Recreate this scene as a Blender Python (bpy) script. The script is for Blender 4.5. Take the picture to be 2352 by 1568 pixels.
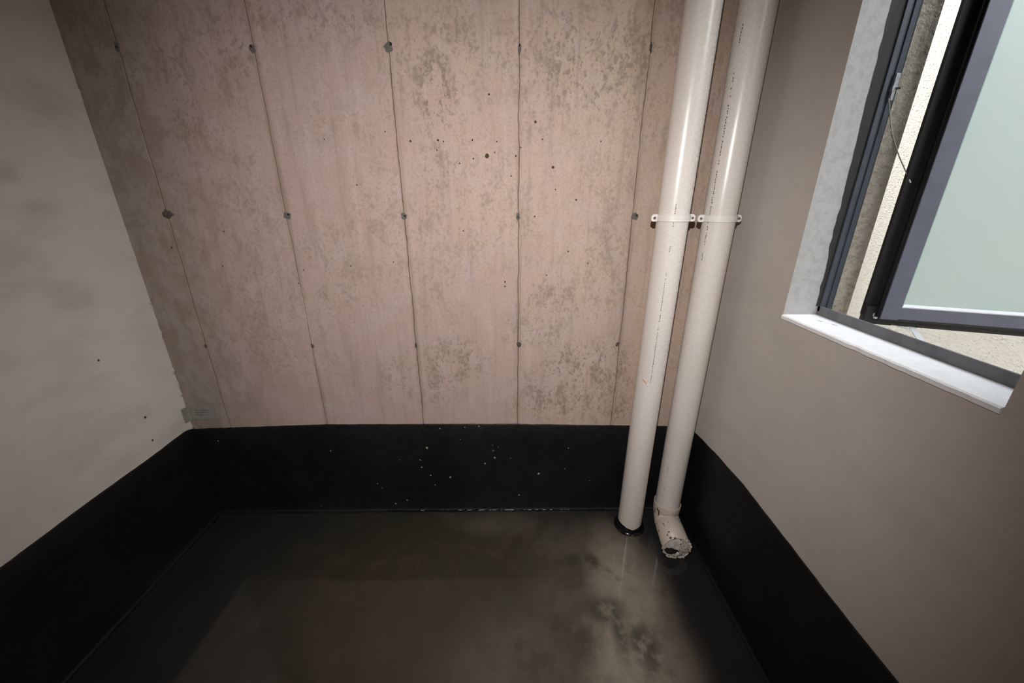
import bpy, bmesh, math, random
from mathutils import Vector, Matrix, noise

for o in list(bpy.data.objects):
    bpy.data.objects.remove(o, do_unlink=True)
scene = bpy.context.scene
C = scene.collection
R = random.Random(7)

# ------------------------------------------------------------------ camera
CAM_Z = 1.492
CAM_Y = -1.5553
cam_d = bpy.data.cameras.new('camera')
cam_d.sensor_fit = 'HORIZONTAL'
cam_d.sensor_width = 36.0
cam_d.lens = 13.5125
cam_d.clip_start = 0.02
cam = bpy.data.objects.new('camera', cam_d)
C.objects.link(cam)
cam.location = (0.0, CAM_Y, CAM_Z)
pitch, yaw, roll = math.radians(20.35), math.radians(0.433), math.radians(-0.063)
fwd = Vector((math.sin(yaw) * math.cos(pitch), math.cos(yaw) * math.cos(pitch), -math.sin(pitch)))
right = Vector((math.cos(yaw), -math.sin(yaw), 0.0))
up = right.cross(fwd)
rot = Matrix((right, up, -fwd)).transposed()
cam.rotation_euler = (rot @ Matrix.Rotation(roll, 3, 'Z')).to_euler()
scene.camera = cam

# ------------------------------------------------------------------ world: even overcast sky
world = bpy.data.worlds.new('overcast_sky')
scene.world = world
world.use_nodes = True
wn = world.node_tree
bg = wn.nodes['Background']
bg.inputs['Color'].default_value = (0.86, 0.92, 1.0, 1)
bg.inputs['Strength'].default_value = 8.8

# ------------------------------------------------------------------ the photographer's flash, on top of the camera
fl_d = bpy.data.lights.new('camera_flash', 'SPOT')
fl_d.energy = 114.0
fl_d.color = (1.0, 0.965, 0.93)
fl_d.spot_size = math.radians(119)
fl_d.spot_blend = 1.0
fl_d.shadow_soft_size = 0.018
flash = bpy.data.objects.new('camera_flash', fl_d)
C.objects.link(flash)
flash.location = (-0.03, CAM_Y + 0.02, CAM_Z + 0.31)
aim = Vector((-0.15, 0.0, 0.95)) - flash.location
flash.rotation_euler = aim.to_track_quat('-Z', 'Y').to_euler()

scene.view_settings.view_transform = 'Standard'
scene.view_settings.look = 'None'
scene.view_settings.exposure = 0.0
scene.view_settings.gamma = 1.0
scene.view_settings.use_curve_mapping = False
try:
    scene.cycles.max_bounces = 10
    scene.cycles.diffuse_bounces = 5
    scene.cycles.transparent_max_bounces = 12
    scene.cycles.caustics_reflective = False
    scene.cycles.caustics_refractive = False
except Exception:
    pass

# ------------------------------------------------------------------ dimensions (metres)
XL, XR = -1.479, 0.8556          # inner faces of the side walls
YB, YF = 0.0, -2.75              # back wall, wall behind the photographer
H = 2.85                         # ceiling
WY0, WY1 = -0.979, -0.4067       # window opening along the right wall
WZ0, WZ1 = 1.152, 2.45           # window opening heights
XF = 0.958                       # inner face of the window frame
XO = 1.04                        # outer face of the right wall
JX = [-1.3065, -0.8526, -0.4023, 0.0377, 0.4781]

# ---- positions of marks on the walls and floor (metres; sizes in PXM units)
AIR = [(-0.0799, 1.6393, 9), (-0.0677, 1.8328, 4), (-0.3537, 1.6877, 4), (-0.2546, 1.6905, 5), (-0.2345, 1.6863, 3), (-0.1306, 1.6905, 4), (-0.0426, 1.6863, 3), (-0.051, 1.6508, 3), (0.0268, 1.6393, 4), (-0.1296, 1.6307, 3), (-0.1798, 1.6147, 3), (0.0964, 1.7487, 5), (0.1227, 1.6934, 3), (0.0092, 1.5719, 3), (0.1638, 1.6014, 6), (0.1764, 1.525, 3), (0.2557, 1.488, 4), (0.0995, 1.4283, 3), (-0.26, 1.658, 3), (0.0442, 1.6665, 3), (-0.4411, 1.7184, 3), (0.2354, 1.2963, 4), (-0.0164, 1.1748, 4), (-0.0165, 1.1568, 4), (0.1517, 1.2011, 3), (-0.4614, 1.2568, 3), (-1.1042, 1.3753, 3), (-1.1438, 1.2428, 3), (-1.3242, 1.3146, 4), (-0.6629, 1.6934, 3), (-0.6337, 1.2416, 3), (0.3167, 1.2481, 3), (-0.8558, 1.1717, 3), (-0.8264, 1.2246, 3), (-0.5672, 1.5408, 3), (0.3345, 1.6863, 3), (-0.1778, 1.3754, 3)]
FLECK = [(-0.8559, 0.3637, 5), (-0.3959, 0.3779, 8), (-0.3263, 0.4844, 4), (-0.2095, 0.4908, 4), (-0.144, 0.4951, 5), (-0.2352, 0.4236, 3), (-0.433, 0.3079, 5), (-0.4302, 0.2643, 6), (-0.389, 0.217, 5), (-0.293, 0.2057, 8), (-0.3717, 0.1584, 4), (-0.1207, 0.2852, 6), (-0.079, 0.3584, 5), (-0.0734, 0.318, 7), (0.1424, 0.2209, 8), (0.2815, 0.3709, 4), (0.2703, 0.2513, 4), (0.0462, 0.0924, 6), (-0.53, 0.3086, 3), (-0.6567, 0.1686, 4), (-0.6361, 0.1416, 4), (-0.5196, 0.0639, 6), (-0.5792, 0.0421, 6), (0.0048, 0.315, 3), (0.3955, 0.1792, 3), (-1.3762, 0.4237, 5), (-1.4869, 0.2227, 4), (-1.4804, 0.0385, 4), (-0.9574, 0.0284, 4), (-0.0536, 0.3781, 3), (-0.0826, 0.3907, 3)]
TIE = [(-1.3042, 1.9684, 10, 16, 0), (-0.8567, 1.9642, 14, 16, 0), (-0.4005, 1.9697, 20, 20, 0), (0.0378, 1.9654, 8, 20, 0), (0.4811, 1.9685, 6, 20, 1), (-1.3012, 1.4381, 24, 20, 1), (-0.8486, 1.4328, 18, 18, 0), (-0.4027, 1.429, 14, 16, 0), (0.0358, 1.4284, 9, 18, 0), (0.4863, 1.4278, 16, 16, 0), (-1.306, 0.9004, 7, 11, 2), (-0.8488, 0.8985, 8, 12, 1), (-0.4024, 0.8987, 6, 16, 1), (0.0419, 0.9029, 12, 16, 1), (0.4687, 0.9012, 8, 14, 1)]
BLOB = [(-0.2529, 1.8483, 35, 60, 1.0), (0.1789, 1.9923, 50, 40, 0.7), (0.3425, 1.9561, 110, 60, 0.7), (0.2585, 1.8872, 110, 50, 0.8), (0.0187, 1.9434, 60, 50, 0.5), (-0.1861, 1.9676, 80, 60, 0.6), (-0.3072, 1.9181, 60, 60, 0.5), (-0.2543, 1.6001, 35, 45, 0.6), (-0.2486, 0.8223, 60, 50, 0.8), (-0.3325, 0.7163, 50, 50, 0.6), (0.182, 1.0958, 60, 50, 0.6), (0.1123, 0.9624, 60, 40, 0.6), (0.3085, 0.7988, 70, 50, 0.9), (0.4455, 0.777, 50, 60, 0.8), (0.2389, 0.6248, 90, 50, 0.8), (0.4609, 0.6009, 50, 50, 0.7), (0.0985, 0.6703, 40, 50, 0.5), (-1.1672, 1.8019, 50, 60, 0.7), (-1.146, 1.9662, 40, 40, 0.6), (-0.9287, 1.9665, 50, 60, 0.6), (-1.0003, 1.6223, 40, 60, 0.4), (-0.9393, 1.4722, 50, 60, 0.4), (-1.041, 1.393, 50, 60, 0.4), (-0.4863, 0.7387, 40, 50, 0.5), (-0.5931, 2.0616, 200, 40, 0.5), (-1.3573, 1.9416, 70, 90, 0.6), (-1.3136, 1.6794, 50, 120, 0.4), (0.3861, 1.2566, 50, 120, 0.5), (0.3756, 1.5776, 50, 120, 0.4), (0.1109, 1.7893, 40, 50, 0.5)]
LSPOT = [(-0.2714, 0.9499, 6), (-0.1901, 0.6641, 7), (-0.1956, 0.5577, 6), (0.0377, 1.1176, 5)]
LSMUDGE = [(-0.3108, 1.5615, 40, 25, 0.6), (-0.2732, 1.4377, 70, 40, 0.5), (-0.265, 1.1835, 90, 50, 0.4), (-0.3638, 1.2892, 80, 40, 0.4), (-0.336, 0.9564, 60, 30, 0.45), (-0.5229, 0.8025, 100, 40, 0.3), (-0.108, 1.7802, 60, 60, 0.3)]
DRIP = [1.847, 1.821, 0.997, 0.958, 0.786, 0.722, 0.678, 1.101]
FDARK = [(0.2658, -0.3024, 40, 20), (0.3547, -0.3097, 25, 20), (-0.0205, -0.5033, 30, 50), (0.2319, -0.6322, 60, 50), (0.3675, -0.5237, 60, 30), (0.4782, -0.6487, 40, 50), (0.2309, -0.4146, 50, 15), (0.1, -0.7137, 60, 40), (0.4009, -0.5885, 20, 60)]
FLIGHT = [(0.4753, -0.5576, 130, 130), (0.4582, -0.2243, 120, 60), (0.4557, -0.7167, 150, 90), (0.3665, -0.4534, 100, 60), (-0.0456, -0.0928, 100, 30), (0.4885, -0.3975, 80, 120)]
STAY_A0, STAY_A1 = (1.137, -.533, 1.150), (.992, -.720, 1.150)
STAY_T0, STAY_T1 = (1.0883, -.4826, 1.150), (1.1160, -.5560, 1.150)
CABLE = [(0.974, -0.4235, 1.7321), (0.9846, -0.429, 1.696), (0.9959, -0.436, 1.6571), (1.0169, -0.45, 1.6046), (1.0383, -0.466, 1.5588), (1.0481, -0.4795, 1.5299)]
ELBOW_DIR = (-.10, -1, 0)
ELBOW_SKT, ELBOW_L = .142, .147
HOLE_U = -.022
MARKS = [([(-1.36, .118), (-1.37, .104)], .0032), ([(-1.38, .099), (-1.42, .086)], .0032), ([(-1.16, .128), (-1.06, .121), (-.94, .117)], .0065), ([(-.95, .120), (-.97, .080)], .0045)]

# ------------------------------------------------------------------ helpers
def tag(o, label=None, cat=None, group=None, kind=None):
    if label: o['label'] = label
    if cat: o['category'] = cat
    if group: o['group'] = group
    if kind: o['kind'] = kind
    return o

def obj(name, verts, faces, mat, parent=None, smooth=False):
    me = bpy.data.meshes.new(name)
    me.from_pydata([tuple(v) for v in verts], [], faces)
    me.validate()
    bm = bmesh.new(); bm.from_mesh(me)
    bmesh.ops.recalc_face_normals(bm, faces=bm.faces)
    bm.to_mesh(me); bm.free()
    if mat: me.materials.append(mat)
    if smooth:
        for p in me.polygons: p.use_smooth = True
    o = bpy.data.objects.new(name, me)
    C.objects.link(o)
    if parent: o.parent = parent
    return o

def empty(name, loc=(0, 0, 0)):
    o = bpy.data.objects.new(name, None)
    o.empty_display_size = 0.05
    C.objects.link(o)
    o.location = loc
    return o

class MB:
    def __init__(s): s.v = []; s.f = []
    def add(s, verts, faces):
        n = len(s.v); s.v += [Vector(v) for v in verts]
        s.f += [tuple(i + n for i in f) for f in faces]
    def box(s, a, b):
        x0, y0, z0 = a; x1, y1, z1 = b
        s.add([(x0,y0,z0),(x1,y0,z0),(x1,y1,z0),(x0,y1,z0),(x0,y0,z1),(x1,y0,z1),(x1,y1,z1),(x0,y1,z1)],
              [(0,3,2,1),(4,5,6,7),(0,1,5,4),(1,2,6,5),(2,3,7,6),(3,0,4,7)])
    def prism(s, poly, f0, f1):
        """poly: 2-D outline; f0/f1 map an outline point to the two end positions"""
        n = len(poly)
        s.add([f0(p) for p in poly] + [f1(p) for p in poly],
              [tuple(range(n))[::-1], tuple(range(n, 2*n))] + [(i, (i+1) % n, n+(i+1) % n, n+i) for i in range(n)])
    def tube(s, pts, rad, seg=12, caps=True):
        rings = []
        pts = [Vector(p) for p in pts]
        prev = None
        for i, p in enumerate(pts):
            t = (pts[min(i+1, len(pts)-1)] - pts[max(i-1, 0)]).normalized()
            if prev is None:
                a = Vector((1, 0, 0)) if abs(t.x) < .9 else Vector((0, 1, 0))
                nrm = (a - t * a.dot(t)).normalized()
            else:
                nrm = (prev - t * prev.dot(t)).normalized()
            prev = nrm; bn = t.cross(nrm)
            r = rad[i] if isinstance(rad, (list, tuple)) else rad
            rings.append([p + (nrm * math.cos(2*math.pi*k/seg) + bn * math.sin(2*math.pi*k/seg)) * r for k in range(seg)])
        vs = [v for r_ in rings for v in r_]; fs = []
        for i in range(len(rings)-1):
            for k in range(seg):
                k2 = (k+1) % seg
                fs.append((i*seg+k, i*seg+k2, (i+1)*seg+k2, (i+1)*seg+k))
        if caps:
            fs.append(tuple(range(seg))[::-1]); fs.append(tuple((len(rings)-1)*seg+k for k in range(seg)))
        s.add(vs, fs)
    def build(s, name, mat, parent=None, smooth=False, bevel=0):
        o = obj(name, s.v, s.f, mat, parent, smooth)
        if bevel:
            m = o.modifiers.new('bevel', 'BEVEL'); m.width = bevel; m.segments = 2; m.limit_method = 'ANGLE'
        return o

def auto_smooth(o, ang=40):
    me = o.data
    for p in me.polygons: p.use_smooth = True
    me.set_sharp_from_angle(angle=math.radians(ang))

# ------------------------------------------------------------------ material helpers
class NT:
    def __init__(s, name):
        s.m = bpy.data.materials.new(name); s.m.use_nodes = True
        s.t = s.m.node_tree; s.b = s.t.nodes['Principled BSDF']
        s.out = s.t.nodes['Material Output']
        s.pos = s.t.nodes.new('ShaderNodeNewGeometry').outputs['Position']
    def link(s, a, b): s.t.links.new(a, b)
    def _in(s, sock, v):
        if hasattr(v, 'is_output'): s.link(v, sock)
        else: sock.default_value = v
    def math(s, op, a, b=0.0, c=None, clamp=False):
        n = s.t.nodes.new('ShaderNodeMath'); n.operation = op; n.use_clamp = clamp
        s._in(n.inputs[0], a); s._in(n.inputs[1], b)
        if c is not None: s._in(n.inputs[2], c)
        return n.outputs[0]
    def vmul(s, v):
        n = s.t.nodes.new('ShaderNodeVectorMath'); n.operation = 'MULTIPLY'
        s.link(s.pos, n.inputs[0]); n.inputs[1].default_value = v
        return n.outputs[0]
    def noise(s, scale=5, detail=4, rough=.55, vec=None, off=0, dist=0):
        n = s.t.nodes.new('ShaderNodeTexNoise'); n.noise_dimensions = '4D'
        n.inputs['Scale'].default_value = scale; n.inputs['Detail'].default_value = detail
        n.inputs['Roughness'].default_value = rough; n.inputs['W'].default_value = off
        n.inputs['Distortion'].default_value = dist
        s.link(vec if vec is not None else s.pos, n.inputs['Vector'])
        return n.outputs['Fac']
    def vor(s, scale, vec=None):
        n = s.t.nodes.new('ShaderNodeTexVoronoi'); n.inputs['Scale'].default_value = scale
        s.link(vec if vec is not None else s.pos, n.inputs['Vector'])
        return n.outputs['Distance'], n.outputs['Color']
    def mr(s, v, a, b, c=0.0, d=1.0):
        n = s.t.nodes.new('ShaderNodeMapRange'); n.interpolation_type = 'SMOOTHSTEP'
        s._in(n.inputs[0], v)
        for i, x in enumerate((a, b, c, d)): n.inputs[i+1].default_value = x
        return n.outputs[0]
    def mix(s, fac, a, b, mode='MIX'):
        n = s.t.nodes.new('ShaderNodeMix'); n.data_type = 'RGBA'; n.blend_type = mode
        s._in(n.inputs[0], fac)
        for i, x in ((6, a), (7, b)):
            if hasattr(x, 'is_output'): s.link(x, n.inputs[i])
            else: n.inputs[i].default_value = (*x, 1)
        return n.outputs[2]
    def blobs(s, L):
        """union of soft ellipses: (centre vec, inverse radius vec, strength)"""
        acc = None
        for c, ir, st in L:
            a = s.t.nodes.new('ShaderNodeVectorMath'); a.operation = 'SUBTRACT'
            s.link(s.pos, a.inputs[0]); a.inputs[1].default_value = c
            b = s.t.nodes.new('ShaderNodeVectorMath'); b.operation = 'MULTIPLY'
            s.link(a.outputs[0], b.inputs[0]); b.inputs[1].default_value = ir
            l = s.t.nodes.new('ShaderNodeVectorMath'); l.operation = 'LENGTH'
            s.link(b.outputs[0], l.inputs[0])
            v = s.mr(l.outputs['Value'], 1.15, 0.2, 0.0, st)
            acc = v if acc is None else s.math('MAXIMUM', acc, v)
        return acc
    def bump(s, h, strength=.3, dist=.01, normal=None):
        n = s.t.nodes.new('ShaderNodeBump'); n.inputs['Strength'].default_value = strength
        n.inputs['Distance'].default_value = dist
        s.link(h, n.inputs['Height'])
        if normal is not None: s.link(normal, n.inputs['Normal'])
        return n.outputs[0]
    def done(s, color=None, rough=None, normal=None, **kw):
        b = s.b
        if color is not None:
            if hasattr(color, 'is_output'): s.link(color, b.inputs['Base Color'])
            else: b.inputs['Base Color'].default_value = (*color, 1)
        if rough is not None: s._in(b.inputs['Roughness'], rough)
        if normal is not None: s.link(normal, b.inputs['Normal'])
        for k, v in kw.items():
            b.inputs[k.replace('_', ' ')].default_value = v
        return s.m

PXM = 0.00166        # metres per reference unit in the tables below

# ---- cast concrete of the back wall
def mat_concrete():
    n = NT('cast_concrete')
    sx = n.t.nodes.new('ShaderNodeSeparateXYZ'); n.link(n.pos, sx.inputs[0])
    X, Z = sx.outputs['X'], sx.outputs['Z']
    big = n.noise(2.4, 3, .5, off=1)
    mid = n.noise(8, 6, .65, off=2, dist=.4)
    streak = n.noise(1.0, 6, .66, vec=n.vmul((30, 30, 1.7)), off=3)
    fine = n.noise(120, 4, .7, off=4)
    grit = n.noise(74, 5, .66, vec=n.vmul((1, 1, .75)), off=5, dist=.5)
    med = n.noise(17, 5, .66, vec=n.vmul((1, 1, .6)), off=9, dist=.5)
    # pink-mauve on the left, tan to the right, blotched
    tan = n.mr(n.math('ADD', n.math('MULTIPLY', X, .35), big), .22, .78)
    col = n.mix(tan, (.425, .305, .278), (.455, .340, .264))
    col = n.mix(n.math('MULTIPLY', n.mr(mid, .45, .66), .65), col, (.445, .348, .328))
    col = n.mix(n.math('MULTIPLY', n.mr(mid, .46, .28), .50), col, (.40, .285, .205))
    col = n.mix(n.math('MULTIPLY', n.mr(streak, .50, .70), .50), col, (.275, .205, .165))
    col = n.mix(n.math('MULTIPLY', n.mr(streak, .47, .30), .42), col, (.52, .42, .365))
    # darker grey-brown strip along the left return
    lm = n.math('MULTIPLY', n.mr(n.math('ADD', X, n.math('MULTIPLY', mid, .42)), -.72, -1.22), .85)
    col = n.mix(lm, col, n.mix(n.mr(med, .4, .62), (.285, .245, .205), (.215, .175, .140)))
    # patches of mottled laitance
    B = n.blobs([((x, 0, z), (1/(rx*PXM*2.0), 0, 1/(rz*PXM*2.0)), st) for x, z, rx, rz, st in BLOB])
    B = n.math('MAXIMUM', B, n.math('MULTIPLY', n.mr(big, .40, .64), .38))
    mot = n.math('MULTIPLY', n.mr(n.math('ADD', grit, n.math('MULTIPLY', med, .55)), .78, .88), B)
    col = n.mix(n.math('MULTIPLY', mot, .9), col, (.185, .142, .118))
    col = n.mix(n.math('MULTIPLY', n.math('MULTIPLY', B, n.mr(med, .47, .62)), .55), col, (.265, .200, .150))
    col = n.mix(n.math('MULTIPLY', n.mr(fine, .47, .68), .36), col, (.23, .172, .145))
    # brown staining beside the board joints
    acc = None
    for jx in JX:
        d = n.math('ABSOLUTE', n.math('SUBTRACT', n.math('ADD', X, n.math('MULTIPLY', med, .012)), jx + .008))
        v = n.mr(d, .016, .001)
        acc = v if acc is None else n.math('MAXIMUM', acc, v)
    col = n.mix(n.math('MULTIPLY', n.math('MULTIPLY', acc, n.mr(streak, .35, .6)), .6), col, (.25, .18, .13))
    vd, vc = n.vor(30)
    pore = n.math('MULTIPLY', n.mr(vd, .10, .05), n.mr(mid, .52, .6))
    col = n.mix(n.math('MULTIPLY', pore, .5), col, (.12, .09, .07))
    h = n.math('ADD', n.math('MULTIPLY', grit, .6), n.math('ADD', n.math('MULTIPLY', streak, .5), n.math('MULTIPLY', fine, .3)))
    return n.done(col, .80, n.bump(h, .35, .003))

def mat_render(name, c0, c1, seed, smudge=None, band=.42):
    n = NT(name)
    big = n.noise(1.8, 3, .5, off=seed)
    mid = n.noise(1, 4, .55, vec=n.vmul((4, 4, 8)), off=seed+1)
    fine = n.noise(240, 2, .6, off=seed+2)
    trowel = n.noise(1, 4, .6, vec=n.vmul((7, 7, 22)), off=seed+3)
    col = n.mix(n.mr(big, .35, .65), c0, c1)
    col = n.mix(n.math('MULTIPLY', n.mr(mid, .48, .68), band), col, tuple(x*.68 for x in c0))
    col = n.mix(n.math('MULTIPLY', n.mr(trowel, .52, .7), .16), col, tuple(x*.75 for x in c1))
    col = n.mix(n.math('MULTIPLY', n.mr(fine, .45, .7), .14), col, tuple(x*.62 for x in c0))
    if smudge:
        col = n.mix(n.math('MULTIPLY', n.math('MULTIPLY', smudge(n), n.mr(mid, .3, .6)), .6), col, tuple(x*.5 for x in c0))
    h = n.math('ADD', n.math('MULTIPLY', fine, .5), trowel)
    return n.done(col, .85, n.bump(h, .22, .003))

M = {}
M['concrete'] = mat_concrete()
M['concrete_plain'] = mat_render('plain_concrete', (.33, .28, .24), (.38, .33, .28), 30)
M['left'] = mat_render('left_render', (.575, .525, .48), (.635, .585, .54), 10, band=.34, smudge=
    lambda n: n.blobs([((XL, y, z), (0, 1/(rx*PXM*.7), 1/(rz*PXM)), st) for y, z, rx, rz, st in LSMUDGE]))
M['right'] = mat_render('right_render', (.51, .458, .415), (.555, .505, .465), 20, band=.16)

def mat_membrane():
    n = NT('black_membrane')
    big = n.noise(4, 4, .6, off=40); fine = n.noise(60, 4, .6, off=41); wav = n.noise(11, 3, .5, off=42)
    col = n.mix(n.mr(big, .4, .65), (.0045, .0045, .005), (.008, .008, .0085))
    rough = n.mr(fine, .3, .7, .46, .62)
    return n.done(col, rough, n.bump(n.math('ADD', wav, n.math('MULTIPLY', fine, .25)), .3, .006), Specular_IOR_Level=.28)
M['membrane'] = mat_membrane()

def mat_floor():
    n = NT('wet_silted_membrane')
    big = n.noise(3.2, 4, .6, off=50); mid = n.noise(10, 5, .62, off=51, dist=.8)
    col = n.mix(n.mr(big, .35, .65), (.0135, .0135, .0150), (.0185, .0185, .020))
    # silt lying in the middle of the floor, feathering out to the bare membrane
    core = n.blobs([((-.24, -.50, 0), (1/.98, 1/.80, 0), 1.0), ((-.05, -1.3, 0), (1/.95, 1/.9, 0), 1.0)])
    core = n.math('MULTIPLY', core, n.mr(mid, .10, .50))
    silt_glare = n.blobs([((.47, -.45, 0), (1/.20, 1/.42, 0), .86), ((.43, -.72, 0), (1/.25, 1/.32, 0), .88), ((.30, -.52, 0), (1/.30, 1/.40, 0), .18),  # paler silt, with the pipe's floor reflection painted into its colour
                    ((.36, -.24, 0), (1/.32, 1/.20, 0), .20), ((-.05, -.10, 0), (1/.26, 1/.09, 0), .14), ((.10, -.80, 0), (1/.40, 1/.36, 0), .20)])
    dark = n.blobs([((x, y, 0), (1/(rx*.0019), 1/(ry*.0024), 0), .9) for x, y, rx, ry in FDARK])
    col = n.mix(core, col, (.036, .030, .015))
    col = n.mix(n.math('MULTIPLY', core, n.mr(mid, .5, .68)), col, (.050, .036, .022))
    col = n.mix(n.math('MULTIPLY', silt_glare, n.mr(mid, .05, .58)), col, (.31, .262, .205))
    col = n.mix(n.math('MULTIPLY', dark, n.mr(n.noise(20, 4, .6, off=53), .30, .56)), col, (.040, .038, .026))
    return n.done(col, .6, n.bump(mid, .25, .004), Specular_IOR_Level=.25)
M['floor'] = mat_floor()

def mat_water():
    n = NT('shallow_water')
    t = n.t
    tr = t.nodes.new('ShaderNodeBsdfTransparent'); tr.inputs['Color'].default_value = (.97, .975, .96, 1)
    gl = t.nodes.new('ShaderNodeBsdfGlossy'); gl.inputs['Roughness'].default_value = .065
    gl.inputs['Color'].default_value = (1, 1, 1, 1)
    lw = t.nodes.new('ShaderNodeLayerWeight'); lw.inputs['Blend'].default_value = .5
    w = n.bump(n.noise(9, 3, .5, off=60), .05, .004)
    n.link(w, gl.inputs['Normal']); n.link(w, lw.inputs['Normal'])
    fres = n.math('MULTIPLY_ADD', n.math('POWER', lw.outputs['Facing'], 5.0), .967, .033)   # the same from above and below
    mx = t.nodes.new('ShaderNodeMixShader')
    n.link(fres, mx.inputs[0]); n.link(tr.outputs[0], mx.inputs[1]); n.link(gl.outputs[0], mx.inputs[2])
    n.link(mx.outputs[0], n.out.inputs['Surface'])
    return n.m
M['water'] = mat_water()

def plain(name, col, rough=.5, metal=0.0, nz=.12, scale=60, bump=.08, spec=.5):
    n = NT(name)
    f = n.noise(scale, 3, .6, off=len(name))
    c = n.mix(n.math('MULTIPLY', n.mr(f, .4, .7), nz), col, tuple(x*.4 for x in col))
    return n.done(c, rough, n.bump(f, bump, .002), Metallic=metal, Specular_IOR_Level=spec)

def mat_pvc():
    n = NT('cream_pvc')
    f = n.noise(7, 3, .5, vec=n.vmul((1, 1, .35)), off=70); g = n.noise(120, 2, .5, off=71)
    c = n.mix(n.mr(f, .35, .7), (.66, .60, .555), (.70, .645, .60))
    return n.done(c, n.mr(g, .3, .7, .24, .30), n.bump(g, .02, .001))
M['pvc'] = mat_pvc()

def mat_elbow():
    n = NT('dirty_pvc_fitting')
    f = n.noise(14, 3, .5, off=75); d, _ = n.vor(42)
    c = n.mix(n.mr(f, .35, .7), (.56, .47, .40), (.62, .55, .48))
    sx = n.t.nodes.new('ShaderNodeSeparateXYZ'); n.link(n.pos, sx.inputs[0])
    low = n.mr(sx.outputs['Y'], -.165, -.215)
    sp = n.math('MULTIPLY', n.math('MULTIPLY', n.mr(d, .30, .24), n.mr(n.noise(20, 2, .5, off=76), .44, .5)), low)
    c = n.mix(sp, c, (.012, .011, .010))
    return n.done(c, .42, n.bump(f, .1, .003))
M['elbow'] = mat_elbow()

def mat_mortar():
    n = NT('mortar_plug')
    f = n.noise(45, 4, .6, off=77); d, _ = n.vor(60)
    c = n.mix(n.mr(f, .4, .65), (.50, .45, .41), (.60, .54, .49))
    c = n.mix(n.math('MULTIPLY', n.mr(d, .24, .18), n.mr(n.noise(25, 2, .5, off=78), .46, .52)), c, (.02, .018, .015))
    return n.done(c, .85, n.bump(f, .6, .006))
M['mortar'] = mat_mortar()
M['print'] = plain('grey_ink', (.16, .13, .125), .6, nz=.5, scale=300)
M['ink'] = plain('black_ink', (.012, .011, .012), .5)
M['orange'] = plain('orange_crayon', (.72, .30, .06), .6)
M['clip'] = plain('white_plastic', (.74, .70, .66), .38, nz=.06)
M['screw'] = plain('screw_metal', (.45, .44, .43), .35, 1.0)
M['hole'] = plain('dark_hole', (.01, .009, .008), .9)
M['patch'] = plain('grey_mortar_patch', (.125, .116, .110), .9, nz=.5, scale=160, bump=.5)
M['patch_dark'] = plain('pitted_mortar_patch', (.085, .072, .065), .9, nz=.8, scale=220, bump=.7)
M['patch_brown'] = plain('rusty_mortar_patch', (.12, .075, .045), .9, nz=.6, scale=160)
M['pit'] = plain('pit_shadow', (.05, .038, .03), .95)
M['joint'] = plain('joint_fines', (.15, .095, .068), .95, nz=.5, scale=90, bump=.4)
M['drip'] = plain('white_plaster', (.37, .36, .35), .8, nz=.25, scale=60, bump=.4)
M['dab'] = plain('plaster_dab', (.50, .46, .42), .8, nz=.25, scale=60, bump=.4)
M['collar'] = plain('glossy_black_collar', (.006, .006, .007), .18, nz=.2)
M['fleck'] = plain('cream_splash', (.30, .28, .19), .7, nz=.5, scale=120)
M['tape'] = plain('green_tape', (.25, .25, .215), .35, nz=.3, scale=30)
M['tape_print'] = plain('tape_ink', (.09, .10, .09), .5)
M['coat'] = plain('grey_powder_coat', (.10, .104, .138), .42, nz=.25, scale=25)
M['coat_sill'] = plain('worn_grey_coat', (.135, .133, .140), .5, nz=.5, scale=18)
M['coat_dark'] = plain('dark_powder_coat', (.045, .055, .07), .38, nz=.25, scale=25)
M['rubber'] = plain('black_rubber', (.008, .008, .0085), .55, nz=.3, scale=50)
M['sealant'] = plain('black_sealant', (.016, .015, .014), .7, nz=.5, scale=25, bump=.5)
M['sill'] = plain('white_sill_paint', (.90, .90, .91), .55, nz=.10, scale=40, bump=.15)
M['bead'] = plain('aluminium_bead', (.62, .62, .64), .4, nz=.1)
M['steel'] = plain('stay_steel', (.78, .78, .80), .4, .3, nz=.1)
M['clipsteel'] = plain('galvanised_clip', (.42, .44, .44), .35, .7, nz=.5, scale=150)
M['cable'] = plain('cable_sheath', (.20, .17, .15), .3, .4)
M['greenedge'] = plain('glass_edge_green', (.27, .42, .35), .3)

def mat_stucco():
    n = NT('cream_stucco')
    a = n.noise(85, 3, .55, vec=n.vmul((1, 1, 1.5)), off=80); b = n.noise(3, 3, .5, off=81); c2 = n.noise(34, 3, .6, off=82)
    d, _ = n.vor(75)
    c = n.mix(n.mr(b, .35, .65), (.70, .665, .595), (.74, .705, .635))
    c = n.mix(n.math('MULTIPLY', n.mr(a, .5, .7), .16), c, (.37, .325, .265))
    h = n.math('ADD', n.math('ADD', a, n.math('MULTIPLY', c2, .7)), n.math('MULTIPLY', n.mr(d, .1, .3), .35))
    return n.done(c, .9, n.bump(h, .9, .010))
M['stucco'] = mat_stucco()
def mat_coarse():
    n = NT('shaded_coarse_render')
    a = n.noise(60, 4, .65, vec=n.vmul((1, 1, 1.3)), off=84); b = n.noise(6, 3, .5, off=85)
    c = n.mix(n.mr(b, .35, .65), (.33, .295, .235), (.38, .345, .28))  # darker than the stucco: the reveal's shade is put into the colour
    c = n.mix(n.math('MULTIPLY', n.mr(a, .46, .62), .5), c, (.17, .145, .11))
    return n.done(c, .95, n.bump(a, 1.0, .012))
M['coarse'] = mat_coarse()

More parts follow.
